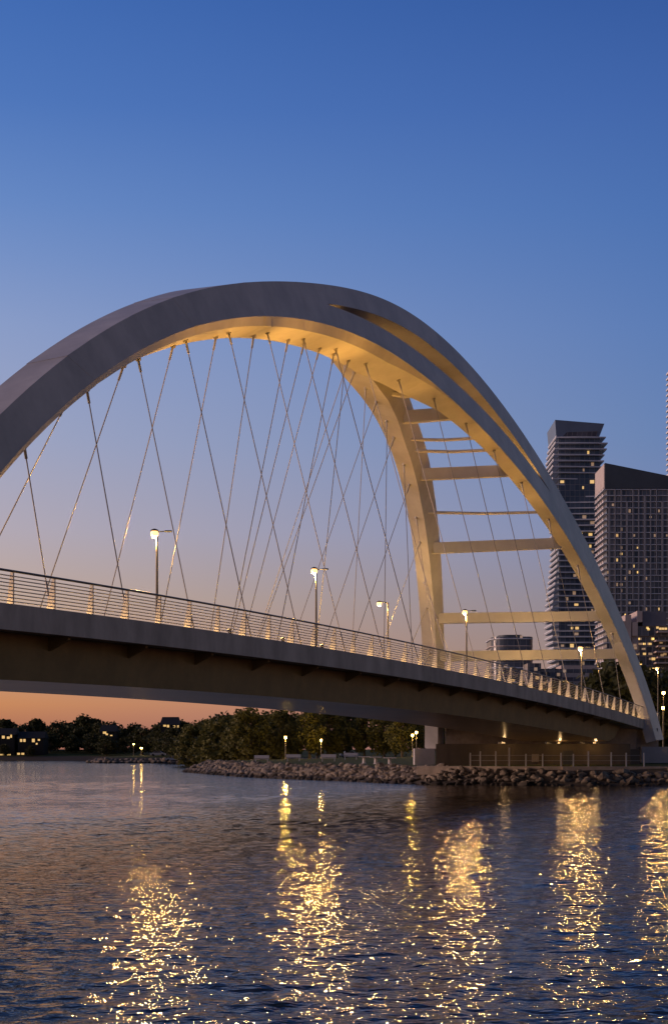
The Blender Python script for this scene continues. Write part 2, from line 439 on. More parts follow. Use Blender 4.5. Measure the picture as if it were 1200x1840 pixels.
def apt(phi, r, b, side):
    s = SC + r * math.sin(phi); z = r * math.cos(phi)
    k = 1 / math.hypot(1, KL)
    if side == 'N':
        ww = -1.5 + KL * (z - .5); nb = (-V + Z * KL) * k
    else:
        ww = 21.5 - KL * (z - .5); nb = (V + Z * KL) * k
        if phi < .1:                    # left of the crown the far rib grows into the near one: a wishbone
            q = min(1, (.1 - phi) / .75); q = q * q * (3 - 2 * q)
            ww = ww * (1 - q) + (-1.5 + KL * (z - .5) + 2.3) * q
    return B(s, ww, z + CAMZ) + nb * b
def lerp(a, pts):
    for (x0, y0), (x1, y1) in zip(pts, pts[1:]):
        if a <= x1: 
            t = max(0, (a - x0) / (x1 - x0)); return y0 + (y1 - y0) * t
    return pts[-1][1]
def widN(a): return lerp(a, [(-1.6, 1.5), (-.6, 2.3), (-.1, 2.9), (.15, 2.5), (.35, 1.6), (.6, 1.25), (1.6, 1.05)])
def widF(a): return lerp(a, [(-1.6, 1.5), (-.6, 2.3), (-.1, 2.9), (.15, 2.6), (.4, 1.8), (.7, 1.6), (1.6, 1.5)])
def facet(a): return lerp(a, [(-1.6, .1), (-1.3, .28), (-1.05, .46), (-.55, .56), (-.1, .42), (.2, .12), (.35, .03), (1.6, .03)])
def fin(a): return facet(a) * lerp(a, [(-1.6, .45), (-1.0, .55), (-.5, .8), (-.1, 1.5), (.2, 1.7), (1.6, 1.7)])

def tops(a): return lerp(a, [(-1.6, .5), (-1.2, .62), (-.9, .75), (-.5, .5), (-.25, 0), (1.6, 0)])
bridge = empty('arch_bridge', B(109, 10, 2.0), 'white twin arch bridge with lit soffits crossing the river', 'bridge')

# near arch: box section with a chamfered lower edge and a long slit that opens on its outer face
rings = []
PH = np.concatenate([np.linspace(-1.58, -.46, 56), np.linspace(-.44, .92, 90), np.linspace(.94, 1.545, 40)])
for a in PH:
    r1_, r2_ = pv(p1, a), pv(p2, a); d = r2_ - r1_; wd = widN(a); fc = facet(a)
    q = (a + .44) / (.94 + .44)
    if 0 < q < 1:
        sh = math.sin(math.pi * q) ** .75
        f5, f6 = .54 - .175 * sh, .54 + .125 * sh; dn = wd * .8 * min(1, sh * 1.6)
    else:
        f5 = f6 = .54; dn = 0
    sec = [(r1_ - fc, -fin(a)), (r1_, 0), (r1_ + f5 * d, 0), (r1_ + f5 * d, -dn), (r1_ + f6 * d, -dn), (r1_ + f6 * d, 0), (r2_, 0), (r2_ + tops(a), -wd), (r1_ - fc, -wd)]
    rings.append([apt(a, r, bb, 'N') for r, bb in sec])
    ns = len(rings)
    if ns % 13 == 7:                     # a welded site joint: a shallow groove round the section
        g_ = .0003
        for da, ins in ((g_, .010), (2 * g_, 0)):
            rings.append([apt(a + da, r + (ins if k in (0, 1, 8) else -ins if k in (6, 7) else 0), bb - (ins if k in (1, 2, 5, 6) else -ins if k in (7, 8) else 0), 'N') for k, (r, bb) in enumerate(sec)])
m = MB(); m.loft(rings); archN = m.build('arch_rib', M['steel'], bridge, smooth=25, weld=True)
sl = []
for a in np.linspace(-.40, .88, 70):
    r1_, r2_ = pv(p1, a), pv(p2, a); d = r2_ - r1_; q = (a + .44) / 1.38; sh = math.sin(math.pi * q) ** .75
    f5 = .54 - .175 * sh; dn = widN(a) * .8 * min(1, sh * 1.6)
    sl.append([apt(a, r1_ + f5 * d + dr, -dn + db, 'N') for dr, db in ((.02, .12), (.08, .12), (.08, .24), (.02, .24))])
m = MB(); m.loft(sl); m.build('slit_light_strip', M['slitlight'], bridge)
archN['label'] = 'near arch rib with a long slit opening in its outer face'
rings = []
for a in np.linspace(-.66, 1.56, 100):
    r1_ = pv(pf, a) if a > 0 else pv(pf, a) + (pv(p1, a) + .25 - pv(pf, a)) * min(1, -a / .5); wd = widF(a); dp = lerp(a, [(-1.6, 1.9), (0, 2.2), (.6, 2.5), (1.6, 1.6)])
    rings.append([apt(a, r, bb, 'F') for r, bb in ((r1_, 0), (r1_ + dp, 0), (r1_ + dp, -wd), (r1_, -wd))])
m = MB(); m.loft(rings); archF = m.build('arch_rib', M['steel'], bridge, smooth=25)
archF['label'] = 'far arch rib standing behind the deck'

# cross beams (boxes) and thin struts between the two ribs
for an, af in ((1.353, 1.289), (1.263, 1.162), (1.058, .904), (.773, .601), (.43, .32), (.082, .039)):
    a = apt(an, pv(p1, an) + .75, -.85 * widN(an), 'N'); b_ = apt(af, pv(pf, af) + .85, -.85 * widF(af), 'F')
    m = MB(); m.bar(a, b_, .9, 1.0 if an > .2 else .85); m.build('cross_beam', M['beam'], bridge)
for an, af in ((.252, .156), (.586, .428), (.658, .484), (.947, .756)):
    a = apt(an, pv(p1, an) + .6, -.85 * widN(an), 'N'); b_ = apt(af, pv(pf, af) + .7, -.85 * widF(af), 'F')
    m = MB(); m.tube([a, a.lerp(b_, .5) - Z * .12, b_], .14 if an > .3 else .3, 8); m.build('bracing_strut', M['beam'], bridge, smooth=40)

# hanger cables with sockets
def hanger(side, st, sb, wb=None):
    best = None
    p = p1 if side == 'N' else pf
    for a in np.linspace(-1.5, 1.5, 601):
        s = SC + pv(p, a) * math.sin(a)
        if best is None or abs(s - st) < best[0]: best = (abs(s - st), a)
    a = best[1]
    if side == 'N':
        top = apt(a, pv(p1, a) - facet(a), -(fin(a) + widN(a)) / 2, 'N'); bot = B(sb, .45, deckz(sb) + .1)
    else:
        top = apt(a, pv(pf, a), -widF(a) / 2, 'F') if a > -.2 else apt(a, pv(p1, a) - facet(a), -widN(a) * .8, 'N'); bot = B(sb, wb if wb else lerp(st, [(0, 10), (36, 10), (58, W - .45), (200, W - .45)]), deckz(sb) + .1)
    t = (bot - top).normalized()
    m = MB(); m.tube([top + t * .5, bot], .031, 6); c = m.build('hanger_cable', M['cable'], bridge, smooth=60)
    m = MB(); m.tube([top - t * .08, top + t * .8], .065, 8); m.tube([top - t * .1, top + t * .1], .15, 8); m.build('cable_socket', M['socket'], c, smooth=50)
    m = MB(); m.tube([bot - t * 1.3, bot + t * .1], .055, 8); m.build('deck_anchor', M['socket'], c, smooth=50)
for i in range(-1, 17):
    st = 5.8 + 6.2 * i; sb = 3.9 + 5.72 * i + .02 * i * i
    hanger('N', st, sb)
for i in range(-1, 16):
    st = 5.0 + 6.0 * i; sb = 4.5 + 5.8 * i
    hanger('F', min(st, 93), min(sb, 95) if st > 55 else st - 1.2 + max(0, (st - 38) / 17) * 1.0)

for i in range(9):
    hanger('F', 44 + 6.1 * i, 38 + 6.6 * i, 11.0)

# deck, girder, road
SS = np.arange(-34, 121, 3.0)
def sweep(prof, ss, name, material, parent=bridge, **kw):
    m = MB(); m.loft([[B(s, w_, deckz(s) + dz) for w_, dz in prof] for s in ss]); return m.build(name, material, parent, **kw)
sweep([(.12, 0), (.12, .1), (0, .1), (0, -.9), (.16, -.92), (.3, -.86), (W - .3, -.86), (W, -.92), (W, 0)], np.arange(-34, 115.1, 2.5), 'deck_slab', M['fascia'], smooth=20)
# joints in the fascia are real thin cover strips
sg = np.arange(-34, 103.6, 2.5)
m = MB()
rings = []
for s in sg:
    e = max(0, (s - 98) / 5.5); lift = 1.75 * e * e
    rings.append([B(s, w_, min(deckz(s) - .864, deckz(s) + dz + lift)) for w_, dz in ((1.25, -.864), (1.35, -2.72), (9.5, -2.74), (18.4, -1.25), (18.6, -.864))])
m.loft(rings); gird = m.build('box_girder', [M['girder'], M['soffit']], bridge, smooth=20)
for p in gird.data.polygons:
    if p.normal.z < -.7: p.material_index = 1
# cantilever brackets under the walkway
for s in np.arange(-31, 100, 6.0):
    m = MB(); z = deckz(s) - .866
    for ds in (-.09,):
        m.hexa([B(s - .09, .32, z - .16), B(s - .09, 1.3, z - .6), B(s + .09, 1.3, z - .6), B(s + .09, .32, z - .16)],
               [B(s - .09, .32, z), B(s - .09, 1.3, z), B(s + .09, 1.3, z), B(s + .09, .32, z)])
    m.build('cantilever_bracket', M['girder'], bridge)
SR = np.arange(-34, 190, 4.0)
m = MB()
m.loft([[B(s, w_, deckz(s) + dz) for w_, dz in ((3.4, .004), (W - 3.4, .004), (W - 3.4, -.2), (3.4, -.2))] for s in np.arange(-34, 115, 3)])
m.build('road_surface', M['asphalt'], bridge)
for w0, w1 in ((.5, 3.4), (W - 3.4, W - .5)):
    sweep([(w0, .002), (w0, .15), (w1, .15), (w1, .002)], np.arange(-34, 115, 3), 'sidewalk', M['sidewalk'])
m = MB()
for s in np.arange(-30, 110, 6):
    m.hexa([B(s, 9.93, deckz(s) + .006), B(s + 3, 9.93, deckz(s + 3) + .006), B(s + 3, 10.07, deckz(s + 3) + .006), B(s, 10.07, deckz(s) + .006)],
           [B(s, 9.93, deckz(s) + .012), B(s + 3, 9.93, deckz(s + 3) + .012), B(s + 3, 10.07, deckz(s + 3) + .012), B(s, 10.07, deckz(s) + .012)])
m.build('lane_marking', M['line'], bridge)

# railings: tapered fin posts, eight wires, a dark handrail, a light strip along the kerb
def railing(wp, inn, s0, s1):
    """wp: plane of the rails; inn: +1/-1 towards the road"""
    m = MB(); n_ = 8
    for k in range(n_):
        h = .20 + k * .138
        m.tube([B(s, wp, deckz(s) + h) for s in np.arange(s0, s1, 2.0)], .024, 6)
    R = m.build('railing', M['railmetal'], bridge, smooth=60)
    m = MB(); m.tube([B(s, wp + .02 * inn, deckz(s) + 1.36) for s in np.arange(s0, s1, 2.0)], .05, 8); m.build('handrail', M['handrail'], R, smooth=60)
    k = 0
    for s in np.arange(s0 + .8, s1 - .1, 2.72):
        z = deckz(s); m = MB()
        wide = .46 if k % 2 == 0 else .34
        A = [(0.03, 0), (wide, 0), (.15, 1.34), (.03, 1.34)]
        m.hexa([B(s - .04, wp + inn * a, z + b_) for a, b_ in A], [B(s + .04, wp + inn * a, z + b_) for a, b_ in A])
        m.build('railing_post', M['post'], R); k += 1
    m = MB(); m.loft([[B(s, wp + inn * a, deckz(s) + b_) for a, b_ in ((.34, .012), (.34, .07), (.40, .07), (.40, .012))] for s in np.arange(s0, s1, 2.0)])
    m.build('light_strip', M['strip'], R)
    return R
railing(.06, 1, -8, 118)
railing(W - .06, -1, -6, 112)

# flood lights that wash the arch ribs: fixtures stand along both deck edges
def spot(name, loc, target, power, ang, parent=None, col=WARM, size=.15, blend=.6):
    L = D.lights.new(name, 'SPOT'); L.energy = power; L.color = col; L.spot_size = math.radians(ang); L.spot_blend = blend
    L.shadow_soft_size = size
    o = D.objects.new(name, L); COL.objects.link(o)
    o.rotation_euler = (Vector(target) - Vector(loc)).to_track_quat('-Z', 'Y').to_euler()
    if parent: o.parent = parent; o.location = Vector(loc) - Vector(parent['_o'])
    else: o.location = loc
    return o
def point(name, loc, power, parent=None, col=WARM, size=.2):
    L = D.lights.new(name, 'POINT'); L.energy = power; L.color = col; L.shadow_soft_size = size
    o = D.objects.new(name, L); COL.objects.link(o)
    if parent: o.parent = parent; o.location = Vector(loc) - Vector(parent['_o'])
    else: o.location = loc
    return o
FLOOD = 4500
FWARM = (1.0, .455, .075)
def floodlight(s, w_, tgt, power, ang, zoff=.15):
    base = B(s, w_, deckz(s) + zoff)
    e = empty('floodlight', base, 'small black floodlight on the bridge deck aimed up at the arches', 'floodlight', 'floodlights along the bridge deck')
    m = MB(); m.box(base + Z * .05, (.3, .3, .1)); m.build('base', M['housing'], e)
    d = (Vector(tgt) - base).normalized(); c = base + Z * .22
    m = MB(); m.tube([c - d * .12, c + d * .08], .08, 10, r2=.12); m.build('housing', M['housing'], e, smooth=50)
    m = MB(); m.tube([c + d * .082, c + d * .095], .10, 10); m.build('lens', M['floodlens'], e)
    spot('flood_lamp', c + d * .25, tgt, power, ang, e, col=FWARM)
for s, ts, pw in ((20, 13, .5), (26, 20, 1.1), (31, 25, 2.4), (38, 36, 2.4), (46, 46, 3.8), (58, 57, 3.0), (70, 71, 1.5), (82, 84, .9), (93, 93, .38), (101, 99, .2)):
    a = math.atan2(ts - SC, 26)
    tn = apt(a, pv(p1, a), -1, 'N'); tf = apt(min(a, 1.1), pv(pf, min(a, 1.1)), -1, 'F')
    floodlight(s, 4.2 if s > 35 else 1.0, tn, FLOOD * pw, 48)
    floodlight(s - 6, W - .9, tf, FLOOD * pw * .42, 46) if s > 40 else None

# ------------------------------------------------------------------ street lamps on the bridge
def street_lamp(x, y, w_, label, height=None, arm=(1, 0), flip=False, group='street lamps along the bridge', power=1500, glitter_power=3000):
    # solve for the place along the lane line where a lamp head is seen at x
    k = (x - 600) / 2700
    s = (k * (P0.y + V.y * w_) - (P0.x + V.x * w_)) / (U.x - k * U.y)
    base = B(s, w_, deckz(s) + (.15 if w_ in (2.8,) else .0))
    d = base.y; hz = CAMZ + (1352 - y) / 2700 * d; h = hz - base.z
    e = empty('street_lamp', base, label, 'street lamp', group)
    m = MB(); m.tube([base, base + Z * (h + .12)], .10, 10, r2=.06); m.lathe(base, [(.2, 0), (.2, .08), (.13, .12), (.12, .5), (.1, .55)], 12); m.build('pole', M['polemetal'], e, smooth=50)
    ax = Vector((1, 0, 0))
    m = MB()
    if flip: m.tube([base + Z * (h + .12), base + Z * (h + .2) - ax * .4, base + Z * (h + .24) - ax * .95], .045, 8)
    else: m.tube([base + Z * (h + .1) - ax * .35, base + Z * (h + .16) + ax * .35, base + Z * (h + .19) + ax * .7], .03, 8)
    m.build('arm', M['polemetal'], e, smooth=50)
    hd = base + Z * (h + .02) - ax * (.8 if flip else .14)
    m = MB(); m.lathe(hd, [(.05, .30), (.2, .24), (.24, .17), (.2, .155)], 14); m.build('lamp_hood', M['housing'], e, smooth=50)
    m = MB(); m.lathe(hd, [(.02, -.24), (.14, -.2), (.22, -.08), (.23, .05), (.18, .15)], 14); m.build('lamp_globe', M['globe'], e, smooth=60)
    if not flip:
        h2 = base + Z * (h + .17) + ax * .66
        m = MB(); m.tube([h2 - ax * .2, h2 + ax * .2], .06, 8); m.build('unlit_head', M['housing'], e, smooth=50)
    point('lamp_light', hd - Z * .46, power, e, size=.17)
    # extra spot added beside the globe to strengthen the glitter on the water
    lo = hd + Vector((-hd.x, -hd.y, 0)).normalized() * .55 - Z * .1
    spot('glitter_spot', lo, lo + Vector((-hd.x * .35, -hd.y, -hd.y * .21)), glitter_power, 95, e, col=(1, .49, .13), size=.26, blend=.5)
    return e
street_lamp(-190, 898, 10, 'added unseen street lamp past the left edge, lighting the railing posts')  # out of view, added to light the camera side of the posts
street_lamp(282, 960, 10, 'street lamp highest in view, nearest the left end of the bridge')
street_lamp(568, 1027, 10, 'street lamp seen against the sky in the middle of the railing')
street_lamp(697, 1086, 17.2, 'small street lamp left of the far arch leg, on the far sidewalk', flip=True, power=900, glitter_power=350)
street_lamp(838, 1101, 10, 'street lamp just right of the far arch leg, in front of a cross beam')
street_lamp(1045, 1166, 3.0, 'street lamp before the lowest cross beam and the wavy tower', glitter_power=1500)
street_lamp(1182, 1202, 10, 'street lamp to the right of the near arch foot', power=900, glitter_power=850)

# ------------------------------------------------------------------ abutment, plinths and promenade
def wpt(x, d): return (x - 600) / 2700 * d
ab = empty('abutment', B(106, 10, 1.5), 'brown concrete abutment wall under the landward end of the deck', 'abutment')
m = MB()
def prism(pts, z0, z1): m.hexa([Vector((x, y, z0)) for x, y in pts], [Vector((x, y, z1)) for x, y in pts])
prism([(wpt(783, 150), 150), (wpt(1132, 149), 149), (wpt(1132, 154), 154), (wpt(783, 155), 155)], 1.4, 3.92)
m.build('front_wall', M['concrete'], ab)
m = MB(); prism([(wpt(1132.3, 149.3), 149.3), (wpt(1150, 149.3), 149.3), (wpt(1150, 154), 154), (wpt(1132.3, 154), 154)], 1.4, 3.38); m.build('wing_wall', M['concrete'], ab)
m = MB(); prism([(wpt(800, 156), 155.5), (wpt(1144, 155.5), 155.5), (wpt(1144, 158), 158), (wpt(800, 158), 158)], 1.4, 5.9); m.build('back_wall', M['ledge'], ab)
m = MB(); prism([(wpt(1144.4, 156.2), 156.2), (wpt(1182, 156.2), 156.2), (wpt(1182, 159), 159), (wpt(1144.4, 159), 159)], 1.4, 5.6); m.build('side_wall', M['ledge'], ab)
for x in (900, 985, 1046, 1070):
    m = MB(); c = at(x, 1337, 151); m.box((c.x, c.y, 4.02), (.5, .6, .2)); m.build('bearing', M['socket'], ab)
m = MB(); c = at(846, 1360, 150); m.box((c.x, 149.93, 2.3), (.9, .12, 1.7)); m.build('door', M['housing'], ab)
m = MB(); c = at(1020, 1360, 149.4); m.box((c.x, 149.3, 2.3), (1.0, .12, 1.9)); m.build('door', M['housing'], ab)
m = MB(); c = at(962, 1358, 149.3); m.box((c.x, 149.4, 2.5), (.7, .1, .8)); m.build('hatch', M['ledge'], ab)

for x, lb in ((904, 'small warm light by the bearing shelf, leftmost of three under the deck'), (1004, 'small warm light by the bearing shelf, middle of three under the deck'), (1068, 'small warm light by the bearing shelf, rightmost of three under the deck')):
    c = at(x, 1337, 148.6)
    e = empty('shelf_light', c, lb, 'light')
    m = MB(); m.box((c.x, 148.75, 4.05), (.4, .3, .2)); m.build('housing', M['housing'], e)
    m = MB(); m.box((c.x, 148.58, 4.03), (.26, .05, .12)); m.build('lens', M['win_dim'], e)
    point('shelf_lamp', (c.x, 147.9, 3.9), 20, e, col=(1, .6, .25), size=.12)
fp = apt(1.555, pv(pf, 1.555) + .8, -.75, 'F'); npt = apt(1.54, pv(p1, 1.54) + 1.9, -.5, 'N')
pl = MB(); q = at(764, 1345, fp.y - 1.5)
pl.box((q.x - .05, fp.y, 2.5), (2.1, 3.0, 1.95)); o = pl.build('arch_plinth', M['pale']); tag(o, 'pale concrete plinth under the far arch foot, by the grass', 'plinth')
pl = MB(); pl.box((npt.x + .55, npt.y, 2.35), (4.2, 4.4, 2.6), rot=-.1); o = pl.build('arch_plinth', M['pale']); tag(o, 'grey concrete plinth under the near arch foot', 'plinth')

m = MB()
pr = [(wpt(748, 146), 146.2), (wpt(900, 143.6), 143.4), (wpt(1010, 142), 142), (wpt(1010, 141.8), 141.7), (wpt(1200, 141), 140.6), (60, 138), (70, 149), (36, 153), (wpt(748, 152), 152)]
m.hexa([Vector((x, y, .9)) for x, y in pr], [Vector((x, y, 1.74)) for x, y in pr])
o = m.build('promenade', M['ledge']); tag(o, kind='structure')
# promenade guard rail: thin posts and wires in front of the abutment
gr = empty('guard_rail', (wpt(950, 144), 144, 1.74), 'thin metal guard rail along the promenade under the bridge', 'guard rail')
edge = [(845, 144.9, 1.3), (863, 144.6, 1.45), (891, 144.1, 1.45), (915, 143.9, 1.8), (945, 143.5, 1.2), (975, 143.1, 1.2), (1008, 142.6, 1.3), (1030, 142.4, 1.2), (1057, 142.3, 1.45), (1098, 142.1, 1.35), (1125, 142, 1.3), (1157, 141.9, 1.3)]
for x, y, h in edge:
    m = MB(); m.box((wpt(x, y), y, 1.74 + h / 2), (.11, .11, h)); m.build('post', M['post'], gr)
for h in (.55, 1.05):
    m = MB(); m.tube([(wpt(x, y), y, 1.74 + h) for x, y, _ in edge], .022, 6); m.build('wire', M['railmetal'], gr)

# wall lamp that lights the side of the abutment
bl = empty('wall_lamp', (wpt(1163, 155.9), 155.95, 5.1), 'wall lamp high on the abutment side behind the near arch foot', 'wall lamp')
m = MB(); m.box((wpt(1163, 155.9), 156.08, 5.1), (.4, .2, .25)); m.build('housing', M['housing'], bl)
m = MB(); m.box((wpt(1163, 155.9), 155.93, 5.06), (.3, .08, .16)); m.build('lens', M['floodlens'], bl)
point('wall_lamp_light', (wpt(1163, 154.9), 154.9, 4.6), 90, bl, col=(1, .62, .12), size=.1)

# ------------------------------------------------------------------ boulders
def rockmesh(seed):
    bm = bmesh.new(); bmesh.ops.create_icosphere(bm, subdivisions=2, radius=1)
    r = random.Random(seed); off = Vector((r.uniform(-50, 50), r.uniform(-50, 50), r.uniform(-50, 50)))
    planes = [(Vector((r.gauss(0, 1), r.gauss(0, 1), r.gauss(0, 1))).normalized(), r.uniform(.42, .72)) for _ in range(7)]
    for v in bm.verts:
        c = v.co.copy()
        for nn, dd in planes:
            t = c.dot(nn)
            if t > dd: c -= nn * (t - dd)
        c *= 1 + .12 * noise.noise(c * 2 + off)
        v.co = Vector((c.x * 1.15, c.y, c.z * .78))
    return bm
rocks = []
for k in range(6):
    bm = rockmesh(k); me = D.meshes.new('boulder'); bm.to_mesh(me); bm.free(); me.materials.append(M['rock']); rocks.append(me)
def shorewalk(p0, p1, step):
    pts = []
    a = Vector(p0); b_ = Vector(p1); L = (b_ - a).length; t = (b_ - a).normalized(); nrm = Vector((-t.y, t.x)) * -1
    d = 0
    while d < L:
        pts.append((a + t * d, nrm)); d += step
    return pts
spots = []
seg = [Vector(p) for p in SHORE]
for i in range(2, 15):
    for c, nn in shorewalk(seg[i], seg[i + 1], .62):
        for row in range(5):
            if i < 5 and row > 3: continue
            off = .1 + row * .82 + random.uniform(-.3, .3)
            q = c + nn * off + Vector((random.uniform(-.3, .3), random.uniform(-.3, .3)))
            spots.append((q.x, q.y))
big = []
for x, y in spots:
    d = sdist(np.array([[x]]), np.array([[y]]))[0, 0]
    if d < -.5 or d > 5: continue
    z = max(-.3, min(.42 * d, 1.7))
    sz = random.uniform(.22, .52) * (1.35 if random.random() < .2 else 1)
    vis = abs(x / y) < .235
    big.append((sz / y if vis else 0, x, y, z, sz))
big.sort(key=lambda t: -t[0])
for k, (_, x, y, z, sz) in enumerate(big[:290]):
    o = D.objects.new('boulder', random.choice(rocks)); COL.objects.link(o)
    o.location = (x, y, z + sz * .12); o.rotation_euler = (random.uniform(-.4, .4), random.uniform(-.4, .4), random.uniform(0, 6.28))
    o.scale = (sz * random.uniform(.85, 1.25), sz * random.uniform(.8, 1.1), sz * random.uniform(.75, 1.05))
    tag(o, 'rough grey brown boulder of the riprap on the waterline', 'boulder', 'boulders of the riprap bank')
m = MB()
def addrock(x, y, z, sz):
    me = random.choice(rocks); R = Matrix.Rotation(random.uniform(0, 6.28), 3, 'Z') @ Matrix.Rotation(random.uniform(-.4, .4), 3, 'X')
    m.add([R @ (v.co * sz) + Vector((x, y, z)) for v in me.vertices], [tuple(p.vertices) for p in me.polygons])
for _, x, y, z, sz in big[290:]: addrock(x, y, z + sz * .1, sz)
for i in range(15, 20):
    for c, nn in shorewalk(seg[i], seg[i + 1], 1.4):
        for row in range(2):
            q = c + nn * (.3 + row * 1.8 + random.uniform(-.5, .5)); addrock(q.x, q.y, .15 + row * .7, random.uniform(.7, 1.2))
o = m.build('rubble', M['rock']); tag(o, 'smaller and farther stones of the riprap bank along the shore', 'rubble', kind='stuff')

# ------------------------------------------------------------------ trees
def treemesh(seed, h, cw, trunk_h, nclump, nleaf, leaf):
    r = random.Random(seed)
    t = MB()
    t.tube([(0, 0, -.3), (r.uniform(-.1, .1), 0, trunk_h * .6), (r.uniform(-.2, .2), r.uniform(-.2, .2), trunk_h), (r.uniform(-.3, .3), 0, h * .75)], .035 * h, 8, r2=.008 * h)
    c = MB()
    centers = []
    for k in range(nclump):
        a = r.uniform(0, 6.28); zz = r.random()
        prof = math.sin(math.pi * (.12 + .84 * zz)) ** .7
        rr = cw / 2 * prof * math.sqrt(r.random()) * .85
        centers.append((Vector((rr * math.cos(a), rr * math.sin(a), trunk_h * .75 + (h - trunk_h * .75) * (.06 + .88 * zz))), cw * r.uniform(.11, .2)))
    for cc, cr in centers:
        t.tube([(0, 0, min(trunk_h + .2 * cc.z, h * .7)), tuple(cc)], .009 * h, 5, r2=.003 * h) if r.random() < .5 else None
        for j in range(nleaf):
            d = Vector((r.gauss(0, 1), r.gauss(0, 1), r.gauss(0, .8)))
            p = cc + d.normalized() * cr * r.random() ** .45
            n1 = Vector((r.gauss(0, 1), r.gauss(0, 1), r.gauss(0, 1))).normalized(); n2 = n1.orthogonal().normalized()
            s1 = leaf * r.uniform(.6, 1.3); s2 = s1 * r.uniform(.5, .9)
            n3 = n1.cross(n2)
            c.add([p - n2 * s1, p - n3 * s2, p + n2 * s1, p + n3 * s2], [(0, 1, 2, 3)])
    return t, c
TV = []
def make_tree(seed, h, cw, th_, nc_, nl, leaf, lm, name='tree'):
    t, c = treemesh(seed, h, cw, th_, nc_, nl, leaf)
    e = empty(name, (0, -500, 0), 'tree', 'tree')
    tm = t.build('trunk', M['bark'], None, origin=(0, 0, 0), smooth=60); cm = c.build('crown', lm, None, origin=(0, 0, 0))
    for o in (tm, cm): o.parent = e; o.location = (0, 0, 0)
    TV.append([e, False, h]); return e
make_tree(1, 10, 8, 2.2, 60, 46, .30, M['leafA'])
make_tree(2, 10, 7, 1.8, 56, 46, .30, M['leafA'])
make_tree(3, 10, 9, 1.6, 66, 44, .32, M['leafA'])
make_tree(4, 10, 9, 1.0, 56, 36, .42, M['leafB'])
make_tree(5, 10, 7.5, .8, 50, 36, .42, M['leafB'])
make_tree(6, 10, 10, .9, 60, 36, .45, M['leafB'])
def plant(kind, x, y, h, label, group, wide=1.0):
    T = TV[kind]; z = ground(x, y); sc = h / T[2]; rz = random.uniform(0, 6.28)
    if not T[1]:
        T[1] = True; o = T[0]; o.location = (x, y, z); o['_o'] = (x, y, z); o.scale = (sc * wide, sc * wide, sc); o.rotation_euler = (0, 0, rz); o['label'] = label; o['group'] = group
        return o
    return dup(T[0], (x, y, z), label, group, rz, (sc * wide, sc * wide, sc))
GP = 'olive park trees on the lawn behind the riprap'
for k, (px, top, d) in enumerate(((352, 1300, 330), (385, 1294, 300), (412, 1290, 272), (446, 1272, 262), (478, 1282, 275), (508, 1276, 268), (535, 1286, 282), (556, 1270, 262), (588, 1276, 270), (622, 1272, 275), (655, 1276, 268), (690, 1280, 262), (722, 1286, 255), (745, 1280, 270),
                         (500, 1290, 310), (570, 1288, 320), (640, 1284, 320), (710, 1285, 318), (432, 1296, 330), (760, 1285, 300), (800, 1300, 300))):
    g_ = ground(wpt(px, d), d); ztop = CAMZ + (1352 - top) / 2700 * d
    plant(k % 3, wpt(px, d), d, ztop - g_, 'leafy olive green tree on the park lawn seen under the bridge', GP, random.uniform(.95, 1.2))
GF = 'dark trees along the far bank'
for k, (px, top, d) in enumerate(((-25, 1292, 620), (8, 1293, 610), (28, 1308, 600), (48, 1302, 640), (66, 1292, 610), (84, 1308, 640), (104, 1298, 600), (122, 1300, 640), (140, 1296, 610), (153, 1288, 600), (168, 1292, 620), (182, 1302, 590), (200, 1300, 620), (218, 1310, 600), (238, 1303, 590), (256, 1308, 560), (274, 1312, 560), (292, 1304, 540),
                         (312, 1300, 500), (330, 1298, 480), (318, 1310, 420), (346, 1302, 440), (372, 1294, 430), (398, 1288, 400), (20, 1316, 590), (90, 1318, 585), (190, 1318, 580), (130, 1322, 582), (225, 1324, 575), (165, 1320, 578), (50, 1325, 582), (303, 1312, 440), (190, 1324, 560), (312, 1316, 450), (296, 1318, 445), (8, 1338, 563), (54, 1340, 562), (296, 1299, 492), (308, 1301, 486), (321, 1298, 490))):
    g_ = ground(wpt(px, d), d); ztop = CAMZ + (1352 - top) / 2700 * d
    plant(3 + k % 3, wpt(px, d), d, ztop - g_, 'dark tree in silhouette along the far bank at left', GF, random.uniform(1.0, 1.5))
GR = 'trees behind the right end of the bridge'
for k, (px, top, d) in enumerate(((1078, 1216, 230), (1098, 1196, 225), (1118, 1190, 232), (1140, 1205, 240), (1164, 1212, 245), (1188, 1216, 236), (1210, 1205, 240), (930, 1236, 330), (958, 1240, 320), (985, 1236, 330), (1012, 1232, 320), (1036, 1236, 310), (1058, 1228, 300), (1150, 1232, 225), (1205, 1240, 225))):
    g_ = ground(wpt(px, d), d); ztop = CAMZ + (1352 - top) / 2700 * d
    plant((4, 5, 3)[k % 3], wpt(px, d), d, ztop - g_, 'dark leafy tree behind the right end of the bridge', GR, random.uniform(.8, 1.05))

